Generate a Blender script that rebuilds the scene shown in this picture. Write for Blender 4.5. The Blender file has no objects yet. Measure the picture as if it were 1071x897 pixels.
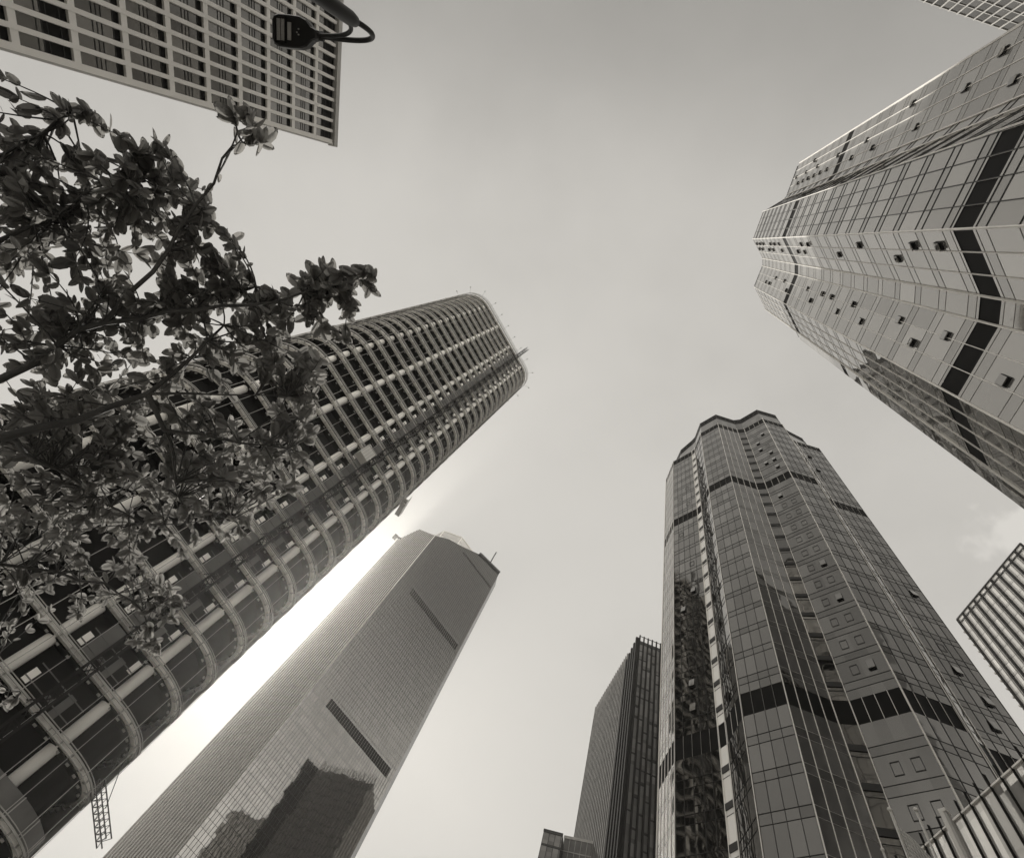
import bpy, math, random
from mathutils import Vector, Matrix
R_ = math.radians
scene = bpy.context.scene
# ------------------------------------------------------------------ camera
cam_data = bpy.data.cameras.new("camera")
cam = bpy.data.objects.new("camera", cam_data)
scene.collection.objects.link(cam)
scene.camera = cam
cam_data.sensor_width = 36.0
cam_data.lens = 17.748
cam_data.clip_start = 0.05
cam_data.clip_end = 6000
m3 = Matrix(((0.757742, -0.652554, 0.0), (-0.586879, -0.681480, -0.437216), (0.285307, 0.331297, -0.899356)))
cam.matrix_world = Matrix.Translation((0, 0, 1.6)) @ m3.to_4x4()
# ------------------------------------------------------------------ world
SUN_AZ, SUN_EL = 93.0, 36.0
world = bpy.data.worlds.new("World"); scene.world = world; world.use_nodes = True
nt = world.node_tree; bg = nt.nodes['Background']
sky = nt.nodes.new('ShaderNodeTexSky'); sky.sky_type = 'NISHITA'; sky.sun_disc = False
sky.sun_elevation = R_(SUN_EL); sky.sun_rotation = R_(90 - SUN_AZ)
sky.dust_density = 4.0; sky.air_density = 1.0
bw = nt.nodes.new('ShaderNodeRGBToBW'); nt.links.new(sky.outputs[0], bw.inputs[0])
pw = nt.nodes.new('ShaderNodeMath'); pw.operation = 'POWER'; pw.inputs[1].default_value = SKY_EXP = 0.1
nt.links.new(bw.outputs[0], pw.inputs[0])
# thin veil of cloud and one small cloud low in the east
tc = nt.nodes.new('ShaderNodeTexCoord')
mp = nt.nodes.new('ShaderNodeMapping'); mp.inputs['Scale'].default_value = (1.3, 1.3, 2.4)
nt.links.new(tc.outputs['Generated'], mp.inputs[0])
nz = nt.nodes.new('ShaderNodeTexNoise'); nz.inputs['Scale'].default_value = 1.6; nz.inputs['Detail'].default_value = 7; nz.inputs['Roughness'].default_value = .55
nt.links.new(mp.outputs[0], nz.inputs['Vector'])
mr = nt.nodes.new('ShaderNodeMapRange'); mr.inputs['From Min'].default_value = .3; mr.inputs['From Max'].default_value = .7
mr.inputs['To Min'].default_value = .90; mr.inputs['To Max'].default_value = 1.08
nt.links.new(nz.outputs[0], mr.inputs[0])
mul = nt.nodes.new('ShaderNodeMath'); mul.operation = 'MULTIPLY'
nt.links.new(pw.outputs[0], mul.inputs[0]); nt.links.new(mr.outputs[0], mul.inputs[1])
cap = nt.nodes.new('ShaderNodeMath'); cap.operation = 'SMOOTH_MIN'; cap.inputs[1].default_value = 1.15; cap.inputs[2].default_value = .14
nt.links.new(mul.outputs[0], cap.inputs[0]); mul = cap
dst = nt.nodes.new('ShaderNodeVectorMath'); dst.operation = 'DISTANCE'
nt.links.new(tc.outputs['Generated'], dst.inputs[0]); dst.inputs[1].default_value = CLOUD_DIR = (0.6205, -0.003, 0.784)
nz2 = nt.nodes.new('ShaderNodeTexNoise'); nz2.inputs['Scale'].default_value = 22; nz2.inputs['Detail'].default_value = 6
nt.links.new(tc.outputs['Generated'], nz2.inputs['Vector'])
ad = nt.nodes.new('ShaderNodeMath'); ad.operation = 'MULTIPLY_ADD'; ad.inputs[1].default_value = .16
nt.links.new(nz2.outputs[0], ad.inputs[0]); nt.links.new(dst.outputs['Value'], ad.inputs[2])
mr2 = nt.nodes.new('ShaderNodeMapRange'); mr2.interpolation_type = 'SMOOTHSTEP'
mr2.inputs['From Min'].default_value = .095; mr2.inputs['From Max'].default_value = .13
mr2.inputs['To Min'].default_value = 1.22; mr2.inputs['To Max'].default_value = 1.0
nt.links.new(ad.outputs[0], mr2.inputs[0])
mul2 = nt.nodes.new('ShaderNodeMath'); mul2.operation = 'MULTIPLY'
nt.links.new(mul.outputs[0], mul2.inputs[0]); nt.links.new(mr2.outputs[0], mul2.inputs[1])
# deeper tone away from the sun high up, unseen brightness added low on that side to lift the facades
sx = nt.nodes.new('ShaderNodeSeparateXYZ'); nt.links.new(tc.outputs['Generated'], sx.inputs[0])
def mapr(src, a, b, c, d):
    q = nt.nodes.new('ShaderNodeMapRange'); q.interpolation_type = 'SMOOTHSTEP'
    for k, v in (('From Min', a), ('From Max', b), ('To Min', c), ('To Max', d)): q.inputs[k].default_value = v
    if isinstance(src, float): q.inputs['Value'].default_value = src
    else: nt.links.new(src, q.inputs['Value'])
    return q.outputs[0]
def mth(op, a, b):
    q = nt.nodes.new('ShaderNodeMath'); q.operation = op
    for k, v in enumerate((a, b)):
        if isinstance(v, (int, float)): q.inputs[k].default_value = v
        else: nt.links.new(v, q.inputs[k])
    return q.outputs[0]
deep = mapr(mth('ADD', mth('MULTIPLY', sx.outputs['X'], .5), mth('MULTIPLY', sx.outputs['Y'], .87)), -.42, .0, .60, 1.0)
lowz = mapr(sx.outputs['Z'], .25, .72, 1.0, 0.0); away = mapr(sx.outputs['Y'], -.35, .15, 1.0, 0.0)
low_fill = mth('ADD', mth('MULTIPLY', mth('MULTIPLY', lowz, away), 4.6), 1.0)
sky_shape = mth('MULTIPLY', deep, low_fill)
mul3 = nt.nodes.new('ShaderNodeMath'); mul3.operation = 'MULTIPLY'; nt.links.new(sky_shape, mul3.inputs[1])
tint = nt.nodes.new('ShaderNodeVectorMath'); tint.operation = 'SCALE'; tint.inputs[0].default_value = (1.0, .966, .902)
nt.links.new(mul2.outputs[0], mul3.inputs[0]); nt.links.new(mul3.outputs[0], tint.inputs['Scale'])
sc_ = nt.nodes.new('ShaderNodeVectorMath'); sc_.operation = 'SCALE'; sc_.inputs['Scale'].default_value = SKY_GAIN = 4.5
nt.links.new(tint.outputs[0], sc_.inputs[0])
nt.links.new(sc_.outputs[0], bg.inputs['Color']); bg.inputs['Strength'].default_value = 0.12
# ------------------------------------------------------------------ sun
sd = bpy.data.lights.new("sun", 'SUN'); sd.energy = 4.6; sd.angle = R_(0.6); sd.color = (1.0, .965, .90)
so = bpy.data.objects.new("sun", sd); scene.collection.objects.link(so)
sdir = Vector((math.cos(R_(SUN_AZ)) * math.cos(R_(SUN_EL)), math.sin(R_(SUN_AZ)) * math.cos(R_(SUN_EL)), math.sin(R_(SUN_EL))))
so.rotation_euler = sdir.to_track_quat('Z', 'Y').to_euler()
so.location = sdir * 300
vs = scene.view_settings
vs.view_transform = 'Standard'; vs.look = 'None'; vs.gamma = 1.0; vs.exposure = 0.0; vs.use_curve_mapping = False
scene.cycles.max_bounces = 6; scene.cycles.glossy_bounces = 4; scene.cycles.diffuse_bounces = 3
scene.cycles.sample_clamp_indirect = 6.0
rnd = random.Random(7)
# ------------------------------------------------------------------ materials
def grey(v): return (v, v * .972, v * .92, 1)
def mat(name, v, rough=.6, metal=0.0, var=.12, nscale=.6, spec=.5, bump=0.0, bscale=8, aniso=None):
    m = bpy.data.materials.new(name); m.use_nodes = True; t = m.node_tree; b = t.nodes['Principled BSDF']
    b.inputs['Roughness'].default_value = rough; b.inputs['Metallic'].default_value = metal
    b.inputs['Specular IOR Level'].default_value = spec
    c = t.nodes.new('ShaderNodeTexCoord'); n = t.nodes.new('ShaderNodeTexNoise')
    n.inputs['Scale'].default_value = nscale; n.inputs['Detail'].default_value = 6
    if aniso:
        mm = t.nodes.new('ShaderNodeMapping'); mm.inputs['Scale'].default_value = aniso
        t.links.new(c.outputs['Object'], mm.inputs[0]); t.links.new(mm.outputs[0], n.inputs['Vector'])
    else: t.links.new(c.outputs['Object'], n.inputs['Vector'])
    r = t.nodes.new('ShaderNodeMapRange'); r.inputs['From Min'].default_value = .25; r.inputs['From Max'].default_value = .75
    r.inputs['To Min'].default_value = v * (1 - var); r.inputs['To Max'].default_value = v * (1 + var)
    t.links.new(n.outputs[0], r.inputs[0])
    s = t.nodes.new('ShaderNodeVectorMath'); s.operation = 'SCALE'; s.inputs[0].default_value = (1, .972, .92)
    t.links.new(r.outputs[0], s.inputs['Scale']); t.links.new(s.outputs[0], b.inputs['Base Color'])
    if bump:
        n2 = t.nodes.new('ShaderNodeTexNoise'); n2.inputs['Scale'].default_value = bscale; n2.inputs['Detail'].default_value = 4
        t.links.new(c.outputs['Object'], n2.inputs['Vector'])
        bp = t.nodes.new('ShaderNodeBump'); bp.inputs['Strength'].default_value = bump; bp.inputs['Distance'].default_value = .02
        t.links.new(n2.outputs[0], bp.inputs['Height']); t.links.new(bp.outputs[0], b.inputs['Normal'])
    return m
def glass(name, v, tilt=.012, wave=.012, wscale=.35, rough=.03, metal=.92, var=.16, spandrel=.74, sv=.9):
    """reflective curtain glass. UV: u = pane columns, v = floors; every pane sits at its own slight tilt"""
    m = bpy.data.materials.new(name); m.use_nodes = True; t = m.node_tree; b = t.nodes['Principled BSDF']
    L = t.links.new; N = t.nodes.new
    b.inputs['Roughness'].default_value = rough; b.inputs['Metallic'].default_value = metal
    uv = N('ShaderNodeUVMap'); sep = N('ShaderNodeSeparateXYZ'); L(uv.outputs[0], sep.inputs[0])
    def M(op, a, c=None):
        q = N('ShaderNodeMath'); q.operation = op
        for k, x in enumerate((a, c)):
            if x is None: continue
            if isinstance(x, (int, float)): q.inputs[k].default_value = x
            else: L(x, q.inputs[k])
        return q.outputs[0]
    fu = M('FLOOR', sep.outputs[0]); fv = M('FLOOR', sep.outputs[1]); fr = M('FRACT', sep.outputs[1])
    sp = M('GREATER_THAN', fr, spandrel); fv2 = M('ADD', fv, M('MULTIPLY', sp, .5))
    cb = N('ShaderNodeCombineXYZ'); L(fu, cb.inputs[0]); L(fv2, cb.inputs[1])
    wn = N('ShaderNodeTexWhiteNoise'); wn.noise_dimensions = '3D'; L(cb.outputs[0], wn.inputs['Vector'])
    val = M('MULTIPLY', M('ADD', M('MULTIPLY', M('SUBTRACT', wn.outputs['Value'], .5), 2 * var), 1.0), v)
    val = M('MULTIPLY', val, M('ADD', M('MULTIPLY', sp, sv - 1), 1.0))
    sc = N('ShaderNodeVectorMath'); sc.operation = 'SCALE'; sc.inputs[0].default_value = (1, .975, .93); L(val, sc.inputs['Scale'])
    L(sc.outputs[0], b.inputs['Base Color'])
    geo = N('ShaderNodeNewGeometry')
    s5 = N('ShaderNodeVectorMath'); s5.operation = 'SUBTRACT'; L(wn.outputs['Color'], s5.inputs[0]); s5.inputs[1].default_value = (.5, .5, .5)
    st = N('ShaderNodeVectorMath'); st.operation = 'SCALE'; L(s5.outputs[0], st.inputs[0]); st.inputs['Scale'].default_value = tilt * 2
    tc = N('ShaderNodeTexCoord'); nz = N('ShaderNodeTexNoise'); nz.inputs['Scale'].default_value = wscale; nz.inputs['Detail'].default_value = 2
    L(tc.outputs['Object'], nz.inputs['Vector'])
    n5 = N('ShaderNodeVectorMath'); n5.operation = 'SUBTRACT'; L(nz.outputs['Color'], n5.inputs[0]); n5.inputs[1].default_value = (.5, .5, .5)
    nn = N('ShaderNodeVectorMath'); nn.operation = 'SCALE'; L(n5.outputs[0], nn.inputs[0]); nn.inputs['Scale'].default_value = wave * 4
    a1 = N('ShaderNodeVectorMath'); a1.operation = 'ADD'; L(geo.outputs['Normal'], a1.inputs[0]); L(st.outputs[0], a1.inputs[1])
    a2 = N('ShaderNodeVectorMath'); a2.operation = 'ADD'; L(a1.outputs[0], a2.inputs[0]); L(nn.outputs[0], a2.inputs[1])
    no = N('ShaderNodeVectorMath'); no.operation = 'NORMALIZE'; L(a2.outputs[0], no.inputs[0]); L(no.outputs[0], b.inputs['Normal'])
    return m
M = dict(
    glass_a=glass('tower_glass', .27, metal=.96, wave=.010, tilt=.009), glass_b=glass('tower_glass_pale', .44, var=.14, metal=.70, tilt=.016),
    glass_t2=glass('blue_glass', .25, tilt=.0035, wave=.004, var=.08, sv=.92),
    glass_fin=glass('ribbed_glass', .36, tilt=.01, wave=.01, rough=.12, var=.1),
    glass_t3=glass('dull_glass', .17, tilt=.02, wave=.01, rough=.4, var=.3, metal=.5),
    glass_t6=glass('fin_bay_glass', .62, tilt=.01, wave=.006, rough=.25, var=.14, metal=.25),
    pale_reflect=glass('pale_reflect_glass', .78, tilt=.008, wave=.006, rough=.2, var=.06, metal=.2),  # paler glass stands in for the bright reflection on one notch strip
    glass_t7=glass('office_glass', .24, tilt=.01, wave=.01, rough=.12, var=.25, metal=.7),
    glass_t8=glass('grid_glass', .10, tilt=.05, wave=.01, rough=.1, var=.5, metal=.6),
    glass_pod=glass('podium_glass', .6, tilt=.03, wave=.03, var=.25, metal=.55),
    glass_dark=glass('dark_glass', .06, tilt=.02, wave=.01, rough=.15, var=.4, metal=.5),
    louvre=mat('dark_louvre_and_shade', .012, .7, .0, .3, .4, spec=.1), dark=mat('dark_metal', .02, .9, .0, spec=.04),
    mull=mat('dark_mullion', .03, .45, .4), mull_lt=mat('aluminium_mullion', .80, .5, .0, .08),
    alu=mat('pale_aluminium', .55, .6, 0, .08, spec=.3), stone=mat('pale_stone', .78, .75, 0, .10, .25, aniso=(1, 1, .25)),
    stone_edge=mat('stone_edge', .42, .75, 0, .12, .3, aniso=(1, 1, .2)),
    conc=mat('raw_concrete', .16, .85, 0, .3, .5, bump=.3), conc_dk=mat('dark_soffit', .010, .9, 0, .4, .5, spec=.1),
    beam=mat('primed_beam', .82, .6, 0, .26, .6), pipe=mat('primed_column', .88, .5, 0, .2, .5, aniso=(1, 1, .3)),
    rail=mat('scaffold_tube', .34, .6, .0, .2, .8), panel=mat('board_panel', .11, .6, 0, .4, .3), white=mat('white_board', .78, .6, 0, .06, .5),
    leaf=None, bark=mat('bark', .05, .9, 0, .4, 6, bump=.6, bscale=30),
    paving=mat('granite_paving', .40, .8, 0, .2, .15, bump=.2), asphalt=mat('asphalt', .05, .9, 0, .25, .4, bump=.3),
    paint=mat('road_paint', .75, .7, 0, .1, 1), kerb=mat('kerb_stone', .32, .8, 0, .15, .8),
    lampm=mat('lamp_housing', .016, .4, .2, .2, 6), lens=mat('lamp_lens', .30, .35, 0, .25, 14, aniso=(3, 14, 1)),
    pole_m=mat('painted_pole', .02, .45, 0, .2, 4, spec=.3), steel=mat('brushed_steel_pole', .60, .28, .7, .1, 3),
    flag=mat('flag_cloth', .30, .9, 0, .15, 2, bump=.3), window_dark=mat('window_opening', .006, .8),
)
def leafmat():
    m = bpy.data.materials.new('leaf'); m.use_nodes = True; t = m.node_tree; b = t.nodes['Principled BSDF']; L = t.links.new
    at = t.nodes.new('ShaderNodeAttribute'); at.attribute_name = 'tone'
    mr = t.nodes.new('ShaderNodeMapRange'); mr.inputs['To Min'].default_value = .09; mr.inputs['To Max'].default_value = .23
    L(at.outputs['Fac'], mr.inputs[0])
    s = t.nodes.new('ShaderNodeVectorMath'); s.operation = 'SCALE'; s.inputs[0].default_value = (1, .975, .92); L(mr.outputs[0], s.inputs['Scale'])
    L(s.outputs[0], b.inputs['Base Color']); b.inputs['Roughness'].default_value = .6; b.inputs['Specular IOR Level'].default_value = .25
    tr = t.nodes.new('ShaderNodeBsdfTranslucent'); s2 = t.nodes.new('ShaderNodeVectorMath'); s2.operation = 'SCALE'
    s2.inputs['Scale'].default_value = 1.7; L(s.outputs[0], s2.inputs[0]); L(s2.outputs[0], tr.inputs[0])
    mx = t.nodes.new('ShaderNodeMixShader'); mx.inputs[0].default_value = .6
    L(b.outputs[0], mx.inputs[1]); L(tr.outputs[0], mx.inputs[2]); L(mx.outputs[0], t.nodes['Material Output'].inputs['Surface'])
    return m
M['leaf'] = leafmat()
# ------------------------------------------------------------------ helpers
def link(o): scene.collection.objects.link(o); return o
class MB:
    def __init__(s): s.v = []; s.f = []; s.uv = []; s.mi = []
    def poly(s, pts, uv=None, mi=0):
        n = len(s.v); s.v += [tuple(p) for p in pts]; s.f.append(tuple(range(n, n + len(pts))))
        s.uv.append(uv or [(0, 0)] * len(pts)); s.mi.append(mi)
    def hexa(s, b, t, mi=0):
        """b, t: lower and upper quads, counter-clockwise from above"""
        n = len(s.v); s.v += [tuple(p) for p in b] + [tuple(p) for p in t]
        k = len(b)
        fs = [tuple(reversed(range(n, n + k))), tuple(range(n + k, n + 2 * k))]
        fs += [(n + i, n + (i + 1) % k, n + k + (i + 1) % k, n + k + i) for i in range(k)]
        for f in fs: s.f.append(f); s.uv.append([(0, 0)] * len(f)); s.mi.append(mi)
    def box(s, x0, x1, y0, y1, z0, z1, mi=0):
        c = [(x0, y0), (x1, y0), (x1, y1), (x0, y1)]
        s.hexa([(x, y, z0) for x, y in c], [(x, y, z1) for x, y in c], mi)
    def bar(s, a, b, w, h=None, up=(0, 0, 1), mi=0):
        """rectangular bar from a to b, w across, h along up"""
        a = Vector(a); b = Vector(b); d = (b - a)
        if d.length < 1e-6: return
        d.normalize(); u = Vector(up)
        if abs(d.dot(u)) > .98: u = Vector((1, 0, 0)) if abs(d.x) < .9 else Vector((0, 1, 0))
        x = d.cross(u).normalized(); y = x.cross(d).normalized(); h = h or w
        q = [(-w / 2, -h / 2), (w / 2, -h / 2), (w / 2, h / 2), (-w / 2, h / 2)]
        s.hexa([a + x * i + y * j for i, j in q], [b + x * i + y * j for i, j in q], mi)
    def tube(s, pts, r, n=8, mi=0, cap=True):
        pts = [Vector(p) for p in pts]; rr = r if isinstance(r, (list, tuple)) else [r] * len(pts)
        base = len(s.v); prev = None
        for i, p in enumerate(pts):
            d = (pts[min(i + 1, len(pts) - 1)] - pts[max(i - 1, 0)]).normalized()
            if prev is None:
                x = d.orthogonal().normalized()
            else:
                x = (prev - d * prev.dot(d)).normalized()
            prev = x; y = d.cross(x)
            for k in range(n):
                a = 2 * math.pi * k / n
                s.v.append(tuple(p + (x * math.cos(a) + y * math.sin(a)) * rr[i]))
        for i in range(len(pts) - 1):
            for k in range(n):
                a = base + i * n + k; b = base + i * n + (k + 1) % n
                s.f.append((a, b, b + n, a + n)); s.uv.append([(0, 0)] * 4); s.mi.append(mi)
        if cap:
            s.f.append(tuple(reversed(range(base, base + n)))); s.uv.append([(0, 0)] * n); s.mi.append(mi)
            e = base + (len(pts) - 1) * n; s.f.append(tuple(range(e, e + n))); s.uv.append([(0, 0)] * n); s.mi.append(mi)
    def build(s, name, mats, parent=None, smooth=False, origin=None):
        me = bpy.data.meshes.new(name)
        off = Vector(origin) if origin is not None else (parent_origin(parent) if parent else Vector((0, 0, 0)))
        me.from_pydata([tuple(Vector(v) - off) for v in s.v], [], s.f)
        lay = me.uv_layers.new(name='UVMap'); k = 0
        flat = [c for f in s.uv for p in f for c in p]
        lay.data.foreach_set('uv', flat)
        if not isinstance(mats, (list, tuple)): mats = [mats]
        for m in mats: me.materials.append(m)
        me.polygons.foreach_set('material_index', s.mi)
        if smooth: me.polygons.foreach_set('use_smooth', [True] * len(me.polygons))
        me.update(); o = link(bpy.data.objects.new(name, me))
        if parent: o.parent = parent
        elif origin is not None: o.location = off
        return o
def parent_origin(p):
    v = Vector((0, 0, 0))
    while p: v += Vector(p.location); p = p.parent
    return v
def thing(name, label, cat, loc=(0, 0, 0), group=None):
    o = link(bpy.data.objects.new(name, None)); o.location = loc; o.empty_display_size = 1
    o['label'] = label; o['category'] = cat
    if group: o['group'] = group
    return o
def struct(o): o['kind'] = 'structure'; return o
def pt(x, y, z=0): return Vector((x, y, z))
class Face:
    """a vertical plane from a to b; outside is on the right hand of a->b for clockwise outlines (flip for the other)"""
    def __init__(s, a, b, flip=1):
        s.a = Vector((a[0], a[1], 0)); s.b = Vector((b[0], b[1], 0)); s.L = (s.b - s.a).length
        s.d = (s.b - s.a) / s.L; s.n = Vector((s.d.y, -s.d.x, 0)) * flip
    def p(s, t, o, z): q = s.a + s.d * t + s.n * o; return (q.x, q.y, z)
    def quad(s, mb, t0, t1, z0, z1, o=0, cw=1.3, fh=4.0, zb=0, uo=0, mi=0):
        u0, u1 = uo + t0 / cw, uo + t1 / cw; v0, v1 = (z0 - zb) / fh, (z1 - zb) / fh
        mb.poly([s.p(t0, o, z0), s.p(t1, o, z0), s.p(t1, o, z1), s.p(t0, o, z1)], [(u0, v0), (u1, v0), (u1, v1), (u0, v1)], mi)
    def box(s, mb, t0, t1, o0, o1, z0, z1, mi=0):
        c = [(t0, o0), (t1, o0), (t1, o1), (t0, o1)]
        mb.hexa([s.p(t, o, z0) for t, o in c], [s.p(t, o, z1) for t, o in c], mi)
# ================================================================== ground
mb = MB(); mb.poly([(-3000, -3000, 0), (3000, -3000, 0), (3000, 3000, 0), (-3000, 3000, 0)])
struct(mb.build('ground', M['paving']))
mb = MB(); mb.poly([(-14, -200, .004), (-6, -200, .004), (-6, 200, .004), (-14, 200, .004)]); struct(mb.build('road', M['asphalt']))
mb = MB()
for k in range(40): mb.box(-10.07, -9.93, -198 + k * 10, -194 + k * 10, .008, .010)
struct(mb.build('road_marking', M['paint']))
mb = MB(); mb.box(-6.0, -5.8, -200, 200, 0, .13); mb.box(-14.2, -14.0, -200, 200, 0, .13); struct(mb.build('kerb', M['kerb']))

# ================================================================== twin zigzag curtain-wall towers
def star(axis, half, step, L, ai, anchor, u, back=23):
    w, s, f1, f2, n = L
    mid = (half + step) / 2; k = .95; s -= .55
    seq = [(-half, w), (-mid, k), (-step, s), (-half, f1), (half, f2), (0, n), (-half, f2), (half, f1), (step, s), (mid, k), (half, w)]
    pts = []; p = Vector((0, 0))
    for q in range(4):
        for a, l in seq:
            pts.append(p.copy()); t = R_(axis + 90 * q + a); p = p + l * Vector((math.cos(t), math.sin(t)))
    d = Vector(anchor) - pts[ai]
    pts = [(q + d) * u for q in pts]
    # the side towards the street with its two wings; the back of the block is plain
    b = Vector((math.cos(R_(axis + 90)), math.sin(R_(axis + 90)))) * back * u
    return pts[0:13] + [pts[12] + b, pts[43] + b, pts[43]]
def add_window(root, F, t, z, w, h, opened, proud=.03):
    """top hung window: dark frame ring on the facade, the sash a sub-part when it stands open"""
    mb = MB(); r = .04
    F.box(mb, t, t + w, proud, proud + .04, z, z + r); F.box(mb, t, t + w, proud, proud + .04, z + h - r, z + h)
    F.box(mb, t, t + r, proud, proud + .04, z + r, z + h - r); F.box(mb, t + w - r, t + w, proud, proud + .04, z + r, z + h - r)
    if opened: F.quad(mb, t + r, t + w - r, z + r, z + h - r, proud, mi=1)
    wo = mb.build('window', [M['mull'], M['window_dark']], root)
    if opened:
        sb = MB(); a = opened
        b = [F.p(t + r, proud + .05 + a, z + .06), F.p(t + w - r, proud + .05 + a, z + .06), F.p(t + w - r, proud + .10 + a, z + .10), F.p(t + r, proud + .10 + a, z + .10)]
        tt = [F.p(t + r, proud + .045, z + h - .04), F.p(t + w - r, proud + .045, z + h - .04), F.p(t + w - r, proud + .09, z + h), F.p(t + r, proud + .09, z + h)]
        sb.hexa(b, tt); sb.build('sash', M['glass_a'], wo, origin=parent_origin(root))
def zigzag_tower(name, label, cat, group, P, u, zs, bands, crown, style, fh, zoff, gmat, visible, vw):
    """P 36 outline points (world), zs roof height of the shaft; bands = dark louvre strips (z0,z1); crown = (z0, z1, ztop)"""
    n = len(P); c = sum(P, Vector((0, 0))) / n
    root = thing(name, label, cat, (c.x, c.y, 0), group)
    area = sum(P[i].x * P[(i + 1) % n].y - P[(i + 1) % n].x * P[i].y for i in range(n))
    flip = 1 if area > 0 else -1
    faces = [Face(P[i], P[(i + 1) % n], flip) for i in range(n)]
    bmb = [MB() for _ in bands]; dk = MB(); lt = MB(); edge = MB()
    for i, F in enumerate(faces):
        kind = style(i); g = MB()
        ncol = max(1, round(F.L / 1.32)); cw = F.L / ncol
        segs = []; z = 0.0
        for (b0, b1) in sorted(bands): segs.append((z, b0)); z = b1
        segs.append((z, zs))
        for z0, z1 in segs:
            if z1 - z0 > .1: F.quad(g, 0, F.L, z0, z1, 0, cw, fh, zoff, uo=i * 17)
        g.build('curtain_wall', M['glass_dark'] if i in (12, 13, 14) else M['pale_reflect'] if kind == 'N' and i == 1 else gmat, root)
        for q, (b0, b1) in zip(bmb, sorted(bands)):
            F.quad(q, 0, F.L, b0, b1, -.04)
            for k in range(ncol + 1):
                t = min(max(k * cw, .03), F.L - .03); F.box(q, t - .025, t + .025, -.03, .03, b0, b1, 1)
        if i in visible:
            nf = int(zs / fh) + 1
            for k in range(nf):
                for dz, w in ((0, .05), (fh * .26 * 1.0, .04)):
                    z = zoff + k * fh - dz
                    if z < 1 or z > zs - .2 or any(b0 - .1 < z < b1 + .1 for b0, b1 in bands): continue
                    if kind == 'N' and dz == 0: F.box(dk, .02, F.L - .02, 0, .10, z - .45, z + .25)
                    elif kind == 'L': F.box(dk, .0, F.L, 0, .02, z - w * .35, z + w * .35, 1)
                    else: F.box(dk, .0, F.L, 0, .04, z - w * .5, z + w * .5)
            for k in range(0, ncol + 1):
                t = min(max(k * cw, .03), F.L - .03)
                if kind == 'D': F.box(dk, t - .022, t + .022, 0, .05, 0, zs)
                elif kind == 'L': F.box(lt, t - .026, t + .026, 0, .06, 0, zs)
            F.box(edge, -.04, .04, -.02, .12, 0, zs)
    for q in bmb: q.build('louvre_band', [M['louvre'], M['mull_lt']], root)
    dk.build('transom_grid', [M['mull'], M['rail']], root); lt.build('vertical_mullion', M['mull_lt'], root); edge.build('corner_trim', M['mull_lt'], root)
    # crown: one set back glass storey between two dark rims
    c0, c1, c2 = crown
    Q = []
    for i, p in enumerate(P):
        d = (c - p)
        Q.append(p + d.normalized() * (vw if i in (0, 11, 12, 15) else .35))
    cm = MB(); rim = MB()
    for i in range(n):
        F = Face(Q[i], Q[(i + 1) % n], flip)
        F.quad(cm, 0, F.L, zs, c1, 0, F.L / 4, fh, zoff, uo=i * 31)
        F.quad(rim, 0, F.L, c1, c2, .02)
        for k in range(5): t = min(max(F.L * k / 4, .04), F.L - .04); F.box(rim, t - .03, t + .03, .02, .07, c1, c2, 1)
    cm.build('crown_wall', gmat, root); rim.build('crown_rim', [M['louvre'], M['mull']], root)
    rf = MB()
    rf.poly([(p.x, p.y, zs - .05) for p in (P if flip > 0 else reversed(P))]); rf.poly([(p.x, p.y, c2 - .6) for p in (Q if flip > 0 else reversed(Q))])
    rf.build('roof', M['conc'], root)
    return root, faces
U4 = 1.4; H4 = lambda h: 1.6 + U4 * h
P4 = star(-50.8, 26.2, 65, (4.25, 3.8, 3.66, 3.7, 1.26), 4, (29.6, 18.75), U4)
st4 = lambda i: {15: 'L', 1: 'N', 4: 'L', 5: 'N', 6: 'P'}.get(i, 'D')
tower4, F4 = zigzag_tower('office_tower', 'faceted glass office tower standing upright right of centre, with paired square windows', 'office tower',
    'twin zigzag glass towers', P4, U4, H4(100.2), [(H4(33.7), H4(35.9)), (H4(73.6), H4(75.8)), (H4(97.9), H4(99.9))],
    (H4(100.2), H4(103.9), H4(106.4)), st4, 4.02, 1.9, M['glass_a'], (15, 0, 1, 2, 3, 4, 5, 6, 7, 8, 9, 10), 2.2)
# window pairs on the panelled face, single windows on the left wing
F = F4[6]; r4 = random.Random(3)
for k in range(4, 33):
    z = 1.9 + k * 4.02 + .75
    if any(H4(a) - 2.4 < z < H4(b) + .6 for a, b in ((33.7, 35.9), (73.6, 75.8), (97.9, 99.9))): continue
    low = k < 24
    for t in (1.35, 3.15):
        if not low and r4.random() < .45: continue
        add_window(tower4, F, t, z, .85, 1.35, (-.0 + .16 if r4.random() < (.3 if low else .75) else 0))
F = F4[0]
for k in range(3, 30):
    z = 1.9 + k * 4.02 + .8
    if any(H4(a) - 2.4 < z < H4(b) + .6 for a, b in ((33.7, 35.9), (73.6, 75.8), (97.9, 99.9))) or r4.random() < .25: continue
    add_window(tower4, F, 2.35 if k < 17 else (1.4, 3.4)[k % 2], z, .9, 1.3, (.18 if r4.random() < .3 else 0))
F = F4[10]
for k in range(6, 33):
    z = 1.9 + k * 4.02 + .8
    if r4.random() < .55 or any(H4(a) - 2.4 < z < H4(b) + .6 for a, b in ((33.7, 35.9), (73.6, 75.8), (97.9, 99.9))): continue
    add_window(tower4, F, r4.choice((.9, 2.3, 3.7)), z, .9, 1.3, (.18 if r4.random() < .5 else 0))

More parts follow.
